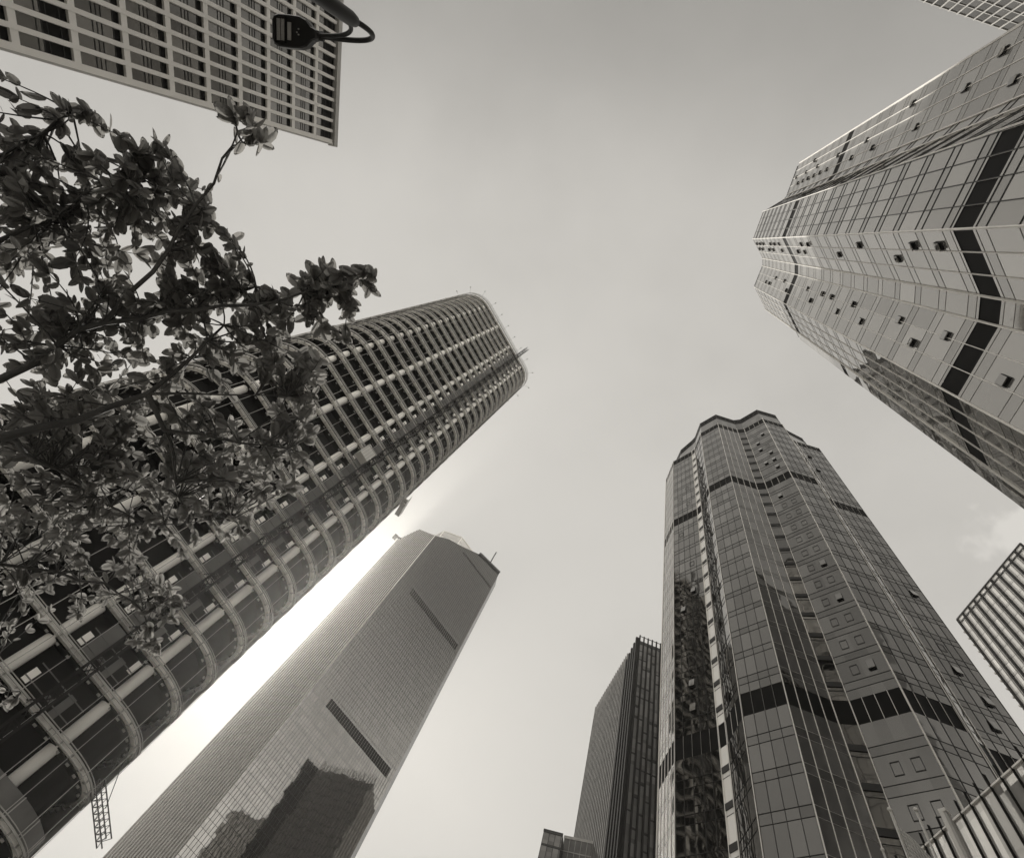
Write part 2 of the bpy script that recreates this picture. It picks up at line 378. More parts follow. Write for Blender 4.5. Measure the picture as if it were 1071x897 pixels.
U5 = 1.27; H5 = lambda h: 1.6 + U5 * h
P5 = star(-138.1, 22.2, 67.4, (4.53, 3.8, 4.24, 3.6, 1.25), 4, (15.72, -3.1), U5, 36)
st5 = lambda i: {3: 'L', 4: 'L', 5: 'L', 6: 'L', 7: 'D', 8: 'B', 9: 'B', 10: 'L'}.get(i, 'D')
tower5, F5 = zigzag_tower('office_tower', 'faceted glass office tower reaching in from the right edge, one face very pale', 'office tower',
    'twin zigzag glass towers', P5, U5, H5(98.2), [(H5(29.4), H5(31.2)), (H5(71.3), H5(73.1))],
    (H5(98.2), H5(98.9), H5(100.1)), st5, 4.0, 2.6, M['glass_b'], (2, 3, 4, 5, 6, 7, 8, 9, 10, 11), .36)
r5 = random.Random(11)
def wins5(i, lst, w=.62, h=.95):
    F = F5[i]
    for k, t in lst:
        z = 2.6 + k * 4.0 + .7
        if any(H5(a) - 2.3 < z < H5(b) + .6 for a, b in ((29.4, 31.2), (71.3, 73.1))): continue
        add_window(tower5, F, t * F.L, z, w, h, (.08, .14, .10, .18)[k % 4])
wins5(6, [(k, .42) for k in (9, 12, 16, 20, 21, 24, 26, 27, 29, 30)] + [(k, .68) for k in (6, 10, 11, 14, 19, 20, 22, 24, 25, 26, 28, 29, 30)])
wins5(4, [(k, .35) for k in (8, 11, 14, 16, 19, 22, 23, 27, 28)] + [(k, .62) for k in (7, 10, 12, 15, 17, 18, 20, 24, 26)])
wins5(10, [(k, .2) for k in (12, 16, 19, 21, 24, 25, 26, 27, 28, 29)] + [(k, .45) for k in (11, 14, 20, 23, 26, 28, 30)] + [(k, .7) for k in (13, 17, 22, 27)])
# ================================================================== round-cornered tower under construction
U1 = 1.6
UV_ = Vector((.934, .358)); VV_ = Vector((-.358, .934))
def t1p(u, v): return (UV_ * u + VV_ * v) * U1
c1_ = t1p(-1.08, 35.8 + 11)
tower1 = thing('construction_tower', 'round-cornered tower under construction behind the leafy branches, open pale ring beams and columns', 'tower', (c1_.x, c1_.y, 0))
O1 = Vector((c1_.x, c1_.y, 0))
def outline(ins, step=1.2):
    """closed loop (x, y, nx, ny, s) in world, counter-clockwise seen from above, starting on the front; ins = inset in metres"""
    hx, hy = 11.52 * U1 - ins, 11 * U1 - ins
    rs = [max(.3, r - ins) for r in (8.0, 5.9, 8, 8)]   # front-left, front-right, back-right, back-left
    loc = []
    cs = [(-hx + rs[0], -hy + rs[0], rs[0], 180), (hx - rs[1], -hy + rs[1], rs[1], 270), (hx - rs[2], hy - rs[2], rs[2], 0), (-hx + rs[3], hy - rs[3], rs[3], 90)]
    for x, y, r, a0 in cs:
        for k in range(11):
            a = R_(a0 + 9 * k); loc.append((x + r * math.cos(a), y + r * math.sin(a), math.cos(a), math.sin(a)))
    res = []; s = 0
    for i, (x, y, nx, ny) in enumerate(loc):
        w = UV_ * x + VV_ * y; nn = UV_ * nx + VV_ * ny
        if i: s += (Vector((w.x, w.y)) - Vector(res[-1][:2]) + Vector((c1_.x, c1_.y))).length if False else (w + c1_ - Vector(res[-1][:2])).length
        res.append((w.x + c1_.x, w.y + c1_.y, nn.x, nn.y, s))
    return res
def along(ol, step, s0=0.0):
    tot = ol[-1][4] + (Vector(ol[0][:2]) - Vector(ol[-1][:2])).length; out = []; s = s0
    q = ol + [(ol[0][0], ol[0][1], ol[0][2], ol[0][3], tot)]; j = 0
    while s < tot - step * .3:
        while q[j + 1][4] < s: j += 1
        a, b = q[j], q[j + 1]; f = (s - a[4]) / max(1e-6, b[4] - a[4])
        out.append(tuple(a[k] * (1 - f) + b[k] * f for k in range(4))); s += step
    return out
def ring(mb, a, b, z0, z1, mi=0):
    A, B = outline(a), outline(b); n = len(A)
    for i in range(n):
        j = (i + 1) % n
        mb.hexa([(B[i][0], B[i][1], z0), (A[i][0], A[i][1], z0), (A[j][0], A[j][1], z0), (B[j][0], B[j][1], z0)],
                [(B[i][0], B[i][1], z1), (A[i][0], A[i][1], z1), (A[j][0], A[j][1], z1), (B[j][0], B[j][1], z1)], mi)
PIT = 2.685 * U1; Z0 = 1.6 + 11.45 * U1
ZF = [Z0 + k * PIT for k in range(34)]; low = [1.6 + 8.3 * U1, 1.6 + 5.3 * U1, 1.6 + 2.3 * U1]
r1 = random.Random(5)
for k, z in enumerate(low + ZF):
    mb = MB(); ol = outline(.93)
    mb.hexa([(p[0], p[1], z - .32) for p in ol], [(p[0], p[1], z + .02) for p in ol])
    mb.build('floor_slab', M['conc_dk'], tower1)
    mb = MB(); ring(mb, .42, .92, z - .20, z + .12); ring(mb, .02, .12, z - .05, z + .10, 1)
    # dark joints between the beam casings, brackets under the slab edge and the thin guard rail outside
    o0, o1 = outline(-.01), outline(.99)
    for (x, y, nx, ny) in along(outline(.5), 1.45, r1.random()):
        if nx * .0 + ny > .75: continue
        d = Vector((nx, ny, 0)); c = Vector((x, y, z - .08)); tg = Vector((-ny, nx, 0))
        mb.bar(c + d * .28 - d * .46, c + d * .28 - d * .46 + d * .0 + d * .40, .08, .42, mi=1)
        c2 = Vector((x, y, z - .42)) - d * .55 + tg * .5
        if r1.random() < .8: mb.bar(c2 - tg * .16, c2 + tg * .16, .14, .16, mi=1)
    mb.build('edge_beam', [M['beam'], M['rail']], tower1)
    mb = MB()
    ol = outline(.05); ol2 = outline(.05)
    mb.tube([(p[0], p[1], z + .25) for p in ol] + [(ol[0][0], ol[0][1], z + .25)], .045, 4)
    mb.tube([(p[0], p[1], z - .35) for p in ol2] + [(ol2[0][0], ol2[0][1], z - .35)], .035, 4)
    for (x, y, nx, ny) in along(outline(0), 2.25):
        if ny > .75: continue
        mb.bar((x, y, z), (x - nx * .3, y - ny * .3, z + .02), .05)
    mb.build('guard_rail', M['rail'], tower1)
mb = MB()
ol = outline(1.95)
for i in range(len(ol)):
    a, b = ol[i], ol[(i + 1) % len(ol)]
    mb.poly([(a[0], a[1], 0), (b[0], b[1], 0), (b[0], b[1], ZF[-1]), (a[0], a[1], ZF[-1])], [(a[4] / 1.5, 0), ((a[4] + 1.6) / 1.5, 0), ((a[4] + 1.6) / 1.5, 37), (a[4] / 1.5, 37)])
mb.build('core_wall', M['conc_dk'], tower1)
# raking outer posts (thin) all round
mb = MB()
for (x, y, nx, ny) in along(outline(.03), 2.25):
    if ny > .75: continue
    mb.bar((x, y, low[0]), (x, y, ZF[-1] + 1.6), .055)
mb.build('facade_posts', M['rail'], tower1)
# flanks clad with sheet panels from the rounded corners backwards
cl = MB(); ol = outline(.12)
for i in range(len(ol)):
    a, b = ol[i], ol[(i + 1) % len(ol)]
    v = Vector((a[0], a[1])).normalized(); dn = v.x * a[2] + v.y * a[3]
    if dn > -.13:
        cl.poly([(a[0], a[1], low[1]), (b[0], b[1], low[1]), (b[0], b[1], ZF[-1] + .3), (a[0], a[1], ZF[-1] + .3)])
cl.build('flank_cladding', M['stone_edge'], tower1)
# round columns
def column(u, v, r=.56):
    p = t1p(u, v); mb = MB(); mb.tube([(p.x, p.y, 0), (p.x, p.y, ZF[-1])], r, 16); mb.build('column', M['pipe'], tower1, smooth=True)
for u in (-8.0, -3.25, 1.55, 6.35): column(u, 36.72 if abs(u) < 7 else 37.0)
for u, v in ((9.1, 41.5), (9.1, 46.5), (9.1, 51.5), (-11.2, 41.8), (-11.2, 46.6), (-11.2, 51.4)): column(u, v)
for u in (-8.0, -3.25, 1.55, 6.35): column(u, 56.6)
# panelled hoist bay: pale and grey boards at every floor
FT = Face(t1p(2.35, 35.8), t1p(5.75, 35.8))
for k, z in enumerate(ZF[:-1]):
    mb = MB()
    if k < 32:
        FT.box(mb, 0, 5.4, -.12, -.05, z + .75, z + .83, 2); FT.box(mb, 0, 5.4, -.12, -.05, z + 2.0, z + 2.08, 2)
        for t0, t1, m_, z0, z1 in ((0.0, .62, 1, .45, 1.6), (.8, 2.3, 0, .3, 3.6), (3.6, 4.3, 0, .3, 2.2), (4.85, 5.4, 1, 1.9, 3.1)):
            if r1.random() < .06: continue
            FT.box(mb, t0, t1, -.2, -.12, z + z0, z + z1, m_)
        FT.box(mb, 2.5, 3.3, -.9, -.06, z + 1.0, z + 1.1, 2)
        mb.build('board_panel', [M['panel'], M['white'], M['panel']], tower1)
# hoist mast: lattice of four chords rising above the roof
mb = MB(); mc = t1p(3.95, 34.85); mz = ZF[-1] + 7.5
cs = []
for a, b in ((-.45, -.45), (.45, -.45), (.45, .45), (-.45, .45)):
    q = mc + UV_ * a + VV_ * b; cs.append(q); mb.bar((q.x, q.y, 0), (q.x, q.y, mz), .13)
z = 0; k = 0
while z < mz - 1.5:
    for i in range(4):
        a, b = cs[i], cs[(i + 1) % 4]
        mb.bar((a.x, a.y, z), (b.x, b.y, z + 1.5 if k % 2 else z), .07); mb.bar((a.x, a.y, z + 1.5 * (k % 2)), (b.x, b.y, z + 1.5 * (1 - k % 2)), .06)
    z += 1.5; k += 1
for k in range(0, 34, 2):
    for s in (-1, 1):
        a = mc + UV_ * .4 * s + VV_ * .4; b = a + VV_ * 1.6 + UV_ * .4 * s; mb.bar((a.x, a.y, ZF[k]), (b.x, b.y, ZF[k]), .09)
mb.build('hoist_mast', M['dark'], tower1)
mb = MB(); z = 1.6 + 40.3 * U1
F_ = Face(t1p(2.2, 34.3), t1p(3.5, 34.3)); F_.box(mb, 0, 2.0, -.7, .7, z, z + 2.6)
for k in range(4): F_.box(mb, .12 + k * .48, .2 + k * .48, .7, .74, z, z + 2.6, 1)
F_.box(mb, -.1, 2.1, -.8, .8, z + 2.6, z + 2.75, 1)
mb.build('hoist_cage', [M['alu'], M['rail']], tower1)
# roof rim: guard posts, tangled rebar frame and small lamps on stalks
mb = MB()
for (x, y, nx, ny) in along(outline(.1), 1.1):
    mb.bar((x, y, ZF[-1]), (x, y, ZF[-1] + 2.2), .07)
for zz in (1.1, 2.1):
    ol = outline(.1); mb.tube([(p[0], p[1], ZF[-1] + zz) for p in ol] + [(ol[0][0], ol[0][1], ZF[-1] + zz)], .06, 4)
ol = outline(1.3); mb.tube([(p[0], p[1], ZF[-1] + 1.9) for p in ol] + [(ol[0][0], ol[0][1], ZF[-1] + 1.9)], .09, 4)
for (x, y, nx, ny) in along(outline(.1), 4.2):
    mb.bar((x, y, ZF[-1] + .5), (x + nx * 1.9, y + ny * 1.9, ZF[-1] + 1.3), .05); mb.bar((x + nx * 1.75, y + ny * 1.75, ZF[-1] + 1.2), (x + nx * 2.05, y + ny * 2.05, ZF[-1] + 1.35), .28)
for (x, y, nx, ny) in along(outline(.7), 1.7):
    a = r1.uniform(-.9, .9); mb.bar((x - ny * a, y + nx * a, ZF[-1]), (x + nx * .6, y + ny * .6, ZF[-1] + 2.0), .05)
mb.build('roof_guard', M['rail'], tower1)
# suspended work platform on the right flank and the lattice gantry near the foot
mb = MB(); ol = outline(-.1)
k_ = min((p for p in ol if p[2] * UV_.x + p[3] * UV_.y > 0), key=lambda p: abs(Vector(p[:2]).normalized().dot(Vector(p[2:4])) + .16))
z = 1.6 + 45.5 * U1; p0 = Vector((k_[0], k_[1], z)); nx = Vector((k_[2], k_[3], 0)); tg = Vector((-k_[3], k_[2], 0))
for s in (-2.2, 2.2):
    for o in (.1, 1.0):
        mb.bar(p0 + tg * s + nx * o, p0 + tg * s + nx * o + Vector((0, 0, 1.3)), .09)
mb.bar(p0 - tg * 2.2 + nx * .55, p0 + tg * 2.2 + nx * .55, .9, .12)
for zz in (.6, 1.2):
    for o in (.1, 1.0): mb.bar(p0 - tg * 2.2 + nx * o + Vector((0, 0, zz)), p0 + tg * 2.2 + nx * o + Vector((0, 0, zz)), .07)
mb.bar(p0 - tg * 1.2 + nx * .6 + Vector((0, 0, .1)), p0 + tg * .4 + nx * .6 + Vector((0, 0, .1)), .7, .8)
mb.build('work_platform', M['rail'], tower1)
mb = MB()
A0 = Vector(tuple(t1p(9.55, 37.6)) + (1.6 + 11.7 * U1,)); B0 = Vector(tuple(t1p(12.3, 37.9)) + (1.6 + 10.5 * U1,))
dd = (B0 - A0); side = Vector((dd.y, -dd.x, 0)).normalized() * .42
for a in (side, -side):
    for h in (0, .8): mb.bar(A0 + a + Vector((0, 0, h)), B0 + a + Vector((0, 0, h)), .08)
for k in range(9):
    f0, f1 = k / 9, (k + 1) / 9
    for a in (side, -side):
        mb.bar(A0 + dd * f0 + a, A0 + dd * f1 + a + Vector((0, 0, .8)), .05); mb.bar(A0 + dd * f0 + a, A0 + dd * f0 + a + Vector((0, 0, .8)), .05)
    mb.bar(A0 + dd * f0 + side, A0 + dd * f1 - side, .05); mb.bar(A0 + dd * f0 + side, A0 + dd * f0 - side, .05)
for f, h in ((.12, 4.2), (.5, 4.2)):
    e = A0 + dd * f + Vector((0, 0, .8)); mb.bar(e, A0 - dd.normalized() * 1.6 + Vector((0, 0, h)), .05)
mb.build('lattice_gantry', M['mull'], tower1)
# pale cladding band of the lowest visible storeys
mb = MB()
ring(mb, .25, .5, low[0] + .15, low[0] + 1.5)
for (x, y, nx, ny) in along(outline(.2), 2.4):
    if ny > .75: continue
    mb.bar((x, y, low[0] + .14), (x, y, low[0] + 1.52), .09, mi=1)
mb.build('cladding_band', [M['panel'], M['rail']], tower1)

# ================================================================== ribbed glass tower with slanting roof (centre left)
U2 = 2.2; H2 = lambda h: 1.6 + U2 * h
A2, B2 = Vector((-3.77, 94.33)) * U2, Vector((2.834, 85.33)) * U2
d2 = Vector((math.cos(R_(14.5)), math.sin(R_(14.5)))); C2 = B2 + d2 * 21.3 * U2
D2 = C2 + Vector((math.cos(R_(64)), math.sin(R_(64)))) * 3.0 * U2
n2 = Vector((-d2.y, d2.x)); E2 = D2 + n2 * 14 * U2; G2 = A2 + Vector((math.cos(R_(88)), math.sin(R_(88)))) * 6 * U2
tower2 = thing('glass_tower', 'tall glass tower with finely ribbed left face and gridded right face, beside the construction tower', 'tower', tuple((A2 + C2) / 2) + (0,))
prof = [(0, 100), (3.5, 103.5), (7.65, 106), (13.3, 110), (21.3, 111.7)]
def lerp(pr, s):
    for (a, x), (b, y) in zip(pr, pr[1:]):
        if s <= b: return x + (y - x) * (s - a) / (b - a)
    return pr[-1][1]
FL, FR, FS = Face(A2, B2), Face(B2, C2), Face(C2, D2)
profL = [(0, 100), (.384 * FL.L / U2, 104.4), (FL.L / U2, 100)]
def prof_wall(F, pr, name, m, cw):
    g = MB(); ss = [a for a, _ in pr]
    for (a, x), (b, y) in zip(pr, pr[1:]):
        t0, t1 = a * U2, min(b * U2, F.L); z0, z1 = H2(x), H2(y)
        g.poly([F.p(t0, 0, 0), F.p(t1, 0, 0), F.p(t1, 0, z1), F.p(t0, 0, z0)], [(t0 / cw, 0), (t1 / cw, 0), (t1 / cw, z1 / 4), (t0 / cw, z0 / 4)])
    g.build(name, m, tower2)
prof_wall(FL, profL, 'ribbed_wall', M['glass_fin'], .9); prof_wall(FR, prof, 'curtain_wall', M['glass_t2'], 1.12)
g = MB(); FS.quad(g, 0, FS.L, 0, H2(110), 0, 1.1, 4); 
F_ = Face(D2, E2); F_.quad(g, 0, F_.L, 0, H2(108), 0, 1.1, 4); F_ = Face(E2, G2); F_.quad(g, 0, F_.L, 0, H2(103), 0, 1.1, 4); F_ = Face(G2, A2); F_.quad(g, 0, F_.L, 0, H2(100), 0, 1.1, 4)
g.build('side_wall', M['glass_dark'], tower2)
mb = MB(); k = 0.0
while k < FL.L: FL.box(mb, k - .05, k + .05, 0, .28, 0, H2(lerp(profL, k / U2)) + .2); k += 1.35
mb.build('vertical_fins', M['alu'], tower2)
mb = MB(); z = 2.0
bars = [(H2(81.4), 3.8, 3.6, 20.4), (H2(51.4), 3.6, 3.8, 20.2)]
while z < H2(111):
    s0 = 0
    if z > H2(100):
        s0 = next(s for s in [i * .1 for i in range(214)] if H2(lerp(prof, s)) > z) * U2
    FR.box(mb, s0, FR.L, 0, .05, z - .035, z + .035); z += 2.4
mb2 = MB(); k = 0.0; n_ = 0
while k <= FR.L:
    FR.box(mb2, k - .045, k + .045, 0, .11, 0, H2(lerp(prof, k / U2)) - .02); k += FR.L / 42
mb.build('transom_grid', M['mull'], tower2); mb2.build('vertical_mullion', M['mull'], tower2)
for z, h, s0, s1 in bars + [(H2(104.6), 1.5, 8.8, 20.8)]:
    mb = MB(); FR.box(mb, s0 * U2, s1 * U2, .0, .06, z, z + h)
    k = s0 * U2
    while k < s1 * U2 - .3: FR.box(mb, k + .05, k + .12, .06, .13, z, z + h, 1); k += FR.L / 42
    mb.build('louvre_band', [M['dark'], M['rail']], tower2)
mb = MB(); FL.box(mb, FL.L - .1, FL.L + .12, -.1, .35, H2(78), H2(100.2)); FR.box(mb, -.0, .14, .0, .16, 0, H2(78)); mb.build('corner_trim', M['alu'], tower2)
mb = MB()
for k in range(26):
    s = 13.0 + k * 8.3 / 26; z = H2(lerp(prof, s)); FR.box(mb, s * U2, s * U2 + .35, -.1, .9, z - .5, z + 1.3)
mb.build('roof_fins', M['mull'], tower2)
mb = MB(); s = 17.6; FR.box(mb, s * U2, s * U2 + .5, -2.2, -1.7, H2(108), H2(118)); mb.build('antenna', M['mull'], tower2)
py = [Vector((x, y)) * (H2(112) - 1.6) for x, y in ((.0289, .8421), (.037, .8115), (.0806, .7902), (.1274, .8031), (.12, .87))]
ap = Vector((.063, .8393)) * (H2(104) - 1.6)
mb = MB(); bz = H2(100)
for a, b in zip(py, py[1:] + py[:1]): mb.poly([(a.x, a.y, bz), (b.x, b.y, bz), (b.x, b.y, H2(110.4)), (a.x, a.y, H2(110.4))], [(0, 0), (6, 0), (6, 6), (0, 6)])
mb.poly([(p.x, p.y, H2(110.4)) for p in py])
mb.build('roof_lantern', M['glass_t6'], tower2)
mb = MB()
for a, b in zip(py, py[1:] + py[:1]): mb.bar((a.x, a.y, H2(110.4)), (b.x, b.y, H2(110.4)), .5); mb.bar((a.x, a.y, bz), (a.x, a.y, H2(110.4)), .4)
mb.build('lantern_frame', M['mull_lt'], tower2)
mb = MB(); q = A2 + (B2 - A2) * .06; n3 = FL.n.to_2d(); e = q + n3 * 2.0 - (B2 - A2).normalized() * 2.6
mb.bar((q.x, q.y, H2(100) + .6), (e.x, e.y, H2(100) + .9), .8, 1.0); mb.bar((e.x - .9, e.y, H2(100)), (e.x + 1.3, e.y, H2(100)), 2.2, 2.4)
mb.build('cleaning_cradle', M['dark'], tower2)
g = MB(); g.poly([(p.x, p.y, H2(99.5)) for p in (A2, B2, C2, D2, E2, G2)]); g.build('roof', M['conc'], tower2)

# ================================================================== narrow ribbed tower (centre right, behind)
U3 = 1.5; H3 = 1.6 + 150
K3 = Vector((55.6, 68.85)) * U3; dl = Vector((math.cos(R_(71)), math.sin(R_(71)))); dr = Vector((math.cos(R_(-24)), math.sin(R_(-24))))
L3 = K3 + dl * 27 * U3; R3 = K3 + dr * 20 * U3; X3 = L3 + dr * 20 * U3
tower3 = thing('ribbed_tower', 'narrow dark tower with saw-toothed roofline of fins, just left of a faceted glass tower', 'tower', (K3.x, K3.y, 0))
FL3, FR3 = Face(L3, K3), Face(K3, R3)
g = MB(); FL3.quad(g, 0, FL3.L, 0, H3 - 1.5, 0, 1.7, 3.9); g.build('left_wall', M['glass_t3'], tower3)
g = MB(); F_ = Face(R3, X3); F_.quad(g, 0, F_.L, 0, H3 - 2); F_ = Face(X3, L3); F_.quad(g, 0, F_.L, 0, H3 - 2); g.poly([(p.x, p.y, H3 - 2) for p in (L3, K3, R3, X3)]); g.build('rear_wall', M['conc'], tower3)
mb = MB(); k = 0.0; e3 = FL3.L - 9
while k < e3: FL3.box(mb, k - .13, k + .13, 0, .7, 0, H3 + 1.7); k += 1.55
mb.build('vertical_fins', M['conc'], tower3)
mb = MB(); z = 2.0
while z < H3 - 2: FL3.box(mb, 0, e3, 0, .32, z, z + .8); z += 3.9
mb.build('spandrels', M['mull'], tower3)
mb = MB()
for k, t in enumerate((e3 + .3, e3 + 2.4, e3 + 4.5, e3 + 6.6, e3 + 8.6)): FL3.box(mb, t - .38, t + .38, 0, 1.1, 0, H3 - (2.4, 1.2, .6, 0, -1)[k] * 1.0)
FL3.box(mb, e3, FL3.L, 0, .5, H3 - 34, H3 - 33.2); FL3.box(mb, e3, FL3.L - .1, .01, .08, 0, H3 - 1.6)
k = .1
while k < FR3.L: FR3.box(mb, k - .2, k + .2, 0, .6, 0, H3 + 1.9); k += 1.5
mb.build('dark_fins', M['dark'], tower3)
mb = MB(); k = 0; r3 = random.Random(2); FR3.quad(mb, 0, FR3.L, 0, H3 - 2, 0, 1.45, 3.9, mi=1)
k = 1.45
while k < FR3.L: FR3.box(mb, k - .04, k + .04, 0, .08, 0, H3 - 2.1); k += 1.5
FR3.box(mb, 0, FR3.L, .02, .3, H3 - 2, H3 - .6); FR3.box(mb, 0, FR3.L, .5, .7, H3 + 1.2, H3 + 1.35)
z = 2.0
while z < H3 - 4:
    for c in range(int(FR3.L / 1.5)):
        if r3.random() < .55: FR3.box(mb, .2 + c * 1.5, 1.45 + c * 1.5, .0, .1, z, z + r3.choice((.35, .5, .9)))
    z += 3.9
mb.build('right_wall', [M['mull'], M['glass_t3']], tower3)
mb = MB(); zb = 1.6 + 150 * .478; FR3.box(mb, 0, FR3.L, .0, .14, zb, zb + 6.5); mb.build('louvre_band', M['louvre'], tower3)
# ================================================================== finned office block at the right edge
U6 = 1.6; H6 = 1.6 + 160
a6, b6 = Vector((88.99, 17.15)) * U6, Vector((81.9, .06)) * U6
block6 = thing('office_block', 'pale office block with long dark vertical fins at the right edge under a small cloud', 'office block', (a6.x, a6.y, 0))
F6 = Face(a6, b6); n6 = -F6.n.to_2d()
g = MB(); F6.quad(g, 0, F6.L, 0, H6 - .3, 0, 2.04, 3.8); g.build('curtain_wall', M['glass_t6'], block6)
c6, e6 = a6 + n6 * 16, b6 + n6 * 16
g = MB()
for p, q in ((b6, e6), (e6, c6), (c6, a6)): F_ = Face(p, q); F_.quad(g, 0, F_.L, 0, H6 - .3)
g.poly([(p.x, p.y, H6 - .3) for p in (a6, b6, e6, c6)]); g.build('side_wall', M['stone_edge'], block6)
mb = MB(); k = 0; st = F6.L / 11
for k in range(12): F6.box(mb, k * st - .3, k * st + .3, 0, .3, 0, H6 - .3)
mb.build('dark_fins', M['dark'], block6)
mb = MB()
for k in range(11): F6.box(mb, (k + .5) * st + .4, (k + .5) * st + .52, 0, .2, 0, H6 - 2.1, 0)
z = 3.0
while z < H6 - 3:
    F6.box(mb, 0, F6.L, .0, .04, z, z + .06); z += 3.8
mb.build('mullion_grid', M['rail'], block6)
mb = MB(); F6.box(mb, -.1, F6.L + .1, -.2, .25, H6 - .3, H6); F6.box(mb, -.05, F6.L + .05, 0, .18, H6 - 2.1, H6 - 1.7); mb.build('roof_frame', M['mull'], block6)
mb = MB(); Fs = Face(c6, a6); z = H6 - 3; k = 0
while z > 4: Fs.box(mb, Fs.L - 1.8, Fs.L - .6, 0, (1.4 if k % 2 else 1.0), z, z + .4); z -= 1.35; k += 1
mb.build('side_louvres', M['rail'], block6)

# ================================================================== slab with stone grid and recessed windows (top left)
U7 = .66; H7 = 1.6 + 66
a7 = Vector((-64.28, 26.36)) * U7; d7 = Vector((math.cos(R_(-116.84)), math.sin(R_(-116.84)))); b7 = a7 + d7 * 30 * U7
slab7 = thing('office_slab', 'pale stone office slab with a grid of recessed windows, behind the street lamp', 'office slab', (a7.x, a7.y, 0))
F7 = Face(a7, b7, -1); FHT = 6.05 * U7; PW = 1.76 * U7
n7 = Vector((math.cos(R_(161)), math.sin(R_(161))))
c7, e7 = a7 + n7 * 14, b7 + n7 * 14
ztop = H7 - .35; off = .12 * PW
mb = MB()
F7.quad(mb, 0, F7.L, 0, H7 - .5, -.62)
for p, q in ((b7, e7), (e7, c7), (c7, a7)): F_ = Face(p, q); F_.quad(mb, 0, F_.L, 0, H7)
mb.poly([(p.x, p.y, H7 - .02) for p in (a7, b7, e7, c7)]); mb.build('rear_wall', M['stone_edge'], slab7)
mb = MB(); np_ = int((F7.L - off) / PW) + 1
F7.box(mb, 0, off - .0, -.6, .06, 0, H7 - .42)
for k in range(np_): t = off + k * PW; F7.box(mb, t, t + .34, -.6, .0, 0, H7 - .5)
nf = int(ztop / FHT); zf = [ztop - (k + 1) * FHT for k in range(nf)]
for z in zf:
    for k in range(np_ - 1): t = off + k * PW + .34; F7.box(mb, t, t + PW - .34, -.6, -.03, z, z + .50)
mb.build('stone_grid', M['stone'], slab7)
mb = MB(); F7.box(mb, -.25, F7.L, -.7, .25, H7 - .42, H7 + .3); F7.box(mb, -.12, .0, -.6, .12, 0, H7 - .42); mb.build('cornice', M['stone_edge'], slab7)
cells = []
for fi, z in enumerate(zf):
    for k in range(np_ - 1):
        # distance to camera decides which windows are separate parts
        q = F7.p(off + (k + .7) * PW, 0, z + 2); cells.append((Vector(q).length + (0 if z > 22 else 200), fi, k, z))
cells.sort(); r7 = random.Random(9)
rest = MB()
def cell7(mb, fi, k, z):
    t0 = off + k * PW + .34; t1 = t0 + PW - .34; z0 = z + .50; z1 = z + FHT - .0
    if fi == 0: z1 = H7 - .55
    h = z1 - z0; hs = (.0, .40, .50, .60, .86, 1.0)
    for i in range(5):
        za, zb = z0 + h * hs[i] + .03, z0 + h * hs[i + 1] - .03
        dark = (i == 4) or (fi == 0 and i > 0) or (fi == 8 and i >= 2)  # top strip of every window: recess shade put in as dark colour
        mb.poly([F7.p(t0, -.32, za), F7.p(t1, -.32, za), F7.p(t1, -.32, zb), F7.p(t0, -.32, zb)],
                [(k + .1, fi * 5 + i + .1), (k + .9, fi * 5 + i + .1), (k + .9, fi * 5 + i + .6), (k + .1, fi * 5 + i + .6)], 2 if dark else 0)
        F7.box(mb, t0, t1, -.36, -.28, zb, zb + .06, 1)
    F7.box(mb, t0, t0 + .05, -.36, -.26, z0, z1, 1)
for j, (d, fi, k, z) in enumerate(cells):
    if j < 100:
        mb = MB(); cell7(mb, fi, k, z); mb.build('window', [M['glass_t7'], M['mull'], M['louvre']], slab7)
    else: cell7(rest, fi, k, z)
o = rest.build('distant_windows', [M['glass_t7'], M['mull'], M['louvre']], slab7); o['kind'] = 'stuff'

# ================================================================== dark gridded tower (top right corner)
U8 = 1.6; H8 = 1.6 + 160
d8 = Vector((math.cos(R_(-15.6)), math.sin(R_(-15.6)))); a8 = Vector((4.03, -43.59)) * U8 - d8 * 16; b8 = a8 + d8 * 62
tower8 = thing('gridded_tower', 'dark glass tower with a pale grid of piers, glimpsed in the extreme top right corner', 'tower', tuple(a8 + d8 * 31) + (0,))
F8 = Face(b8, a8); n8 = -F8.n.to_2d(); c8, e8 = a8 + n8 * 22, b8 + n8 * 22
g = MB(); F8.quad(g, 0, F8.L, 0, H8 - .3, 0, 1.87, 3.74, zb=H8 - 374); g.build('curtain_wall', M['glass_t8'], tower8)
g = MB()
for p, q in ((a8, c8), (c8, e8), (e8, b8)): F_ = Face(p, q); F_.quad(g, 0, F_.L, 0, H8 - .3, 0, 1.87, 3.74)
g.poly([(p.x, p.y, H8 - .3) for p in (a8, b8, e8, c8)]); g.build('side_wall', M['glass_dark'], tower8)
mb = MB(); k = 0.0
while k <= F8.L: F8.box(mb, k - .13, k + .13, 0, .25, 0, H8); k += 1.87
z = H8 - .25; 
while z > 3: F8.box(mb, 0, F8.L, .0, .16, z - .1, z + .12); z -= 3.74
mb.build('pier_grid', M['rail'], tower8)
mb = MB(); r8 = random.Random(4); z = H8 - .25 - 3.74 * 2
for f in range(26):
    for k in range(33):
        if r8.random() < .62: F8.box(mb, k * 1.87 + .3, k * 1.87 + 1.6, 0, .08, z - 3.74 * f - 2.2, z - 3.74 * f - .9)
mb.build('pale_reflections', M['mull_lt'], tower8)  # pale boxes stand in for reflections below the top rows

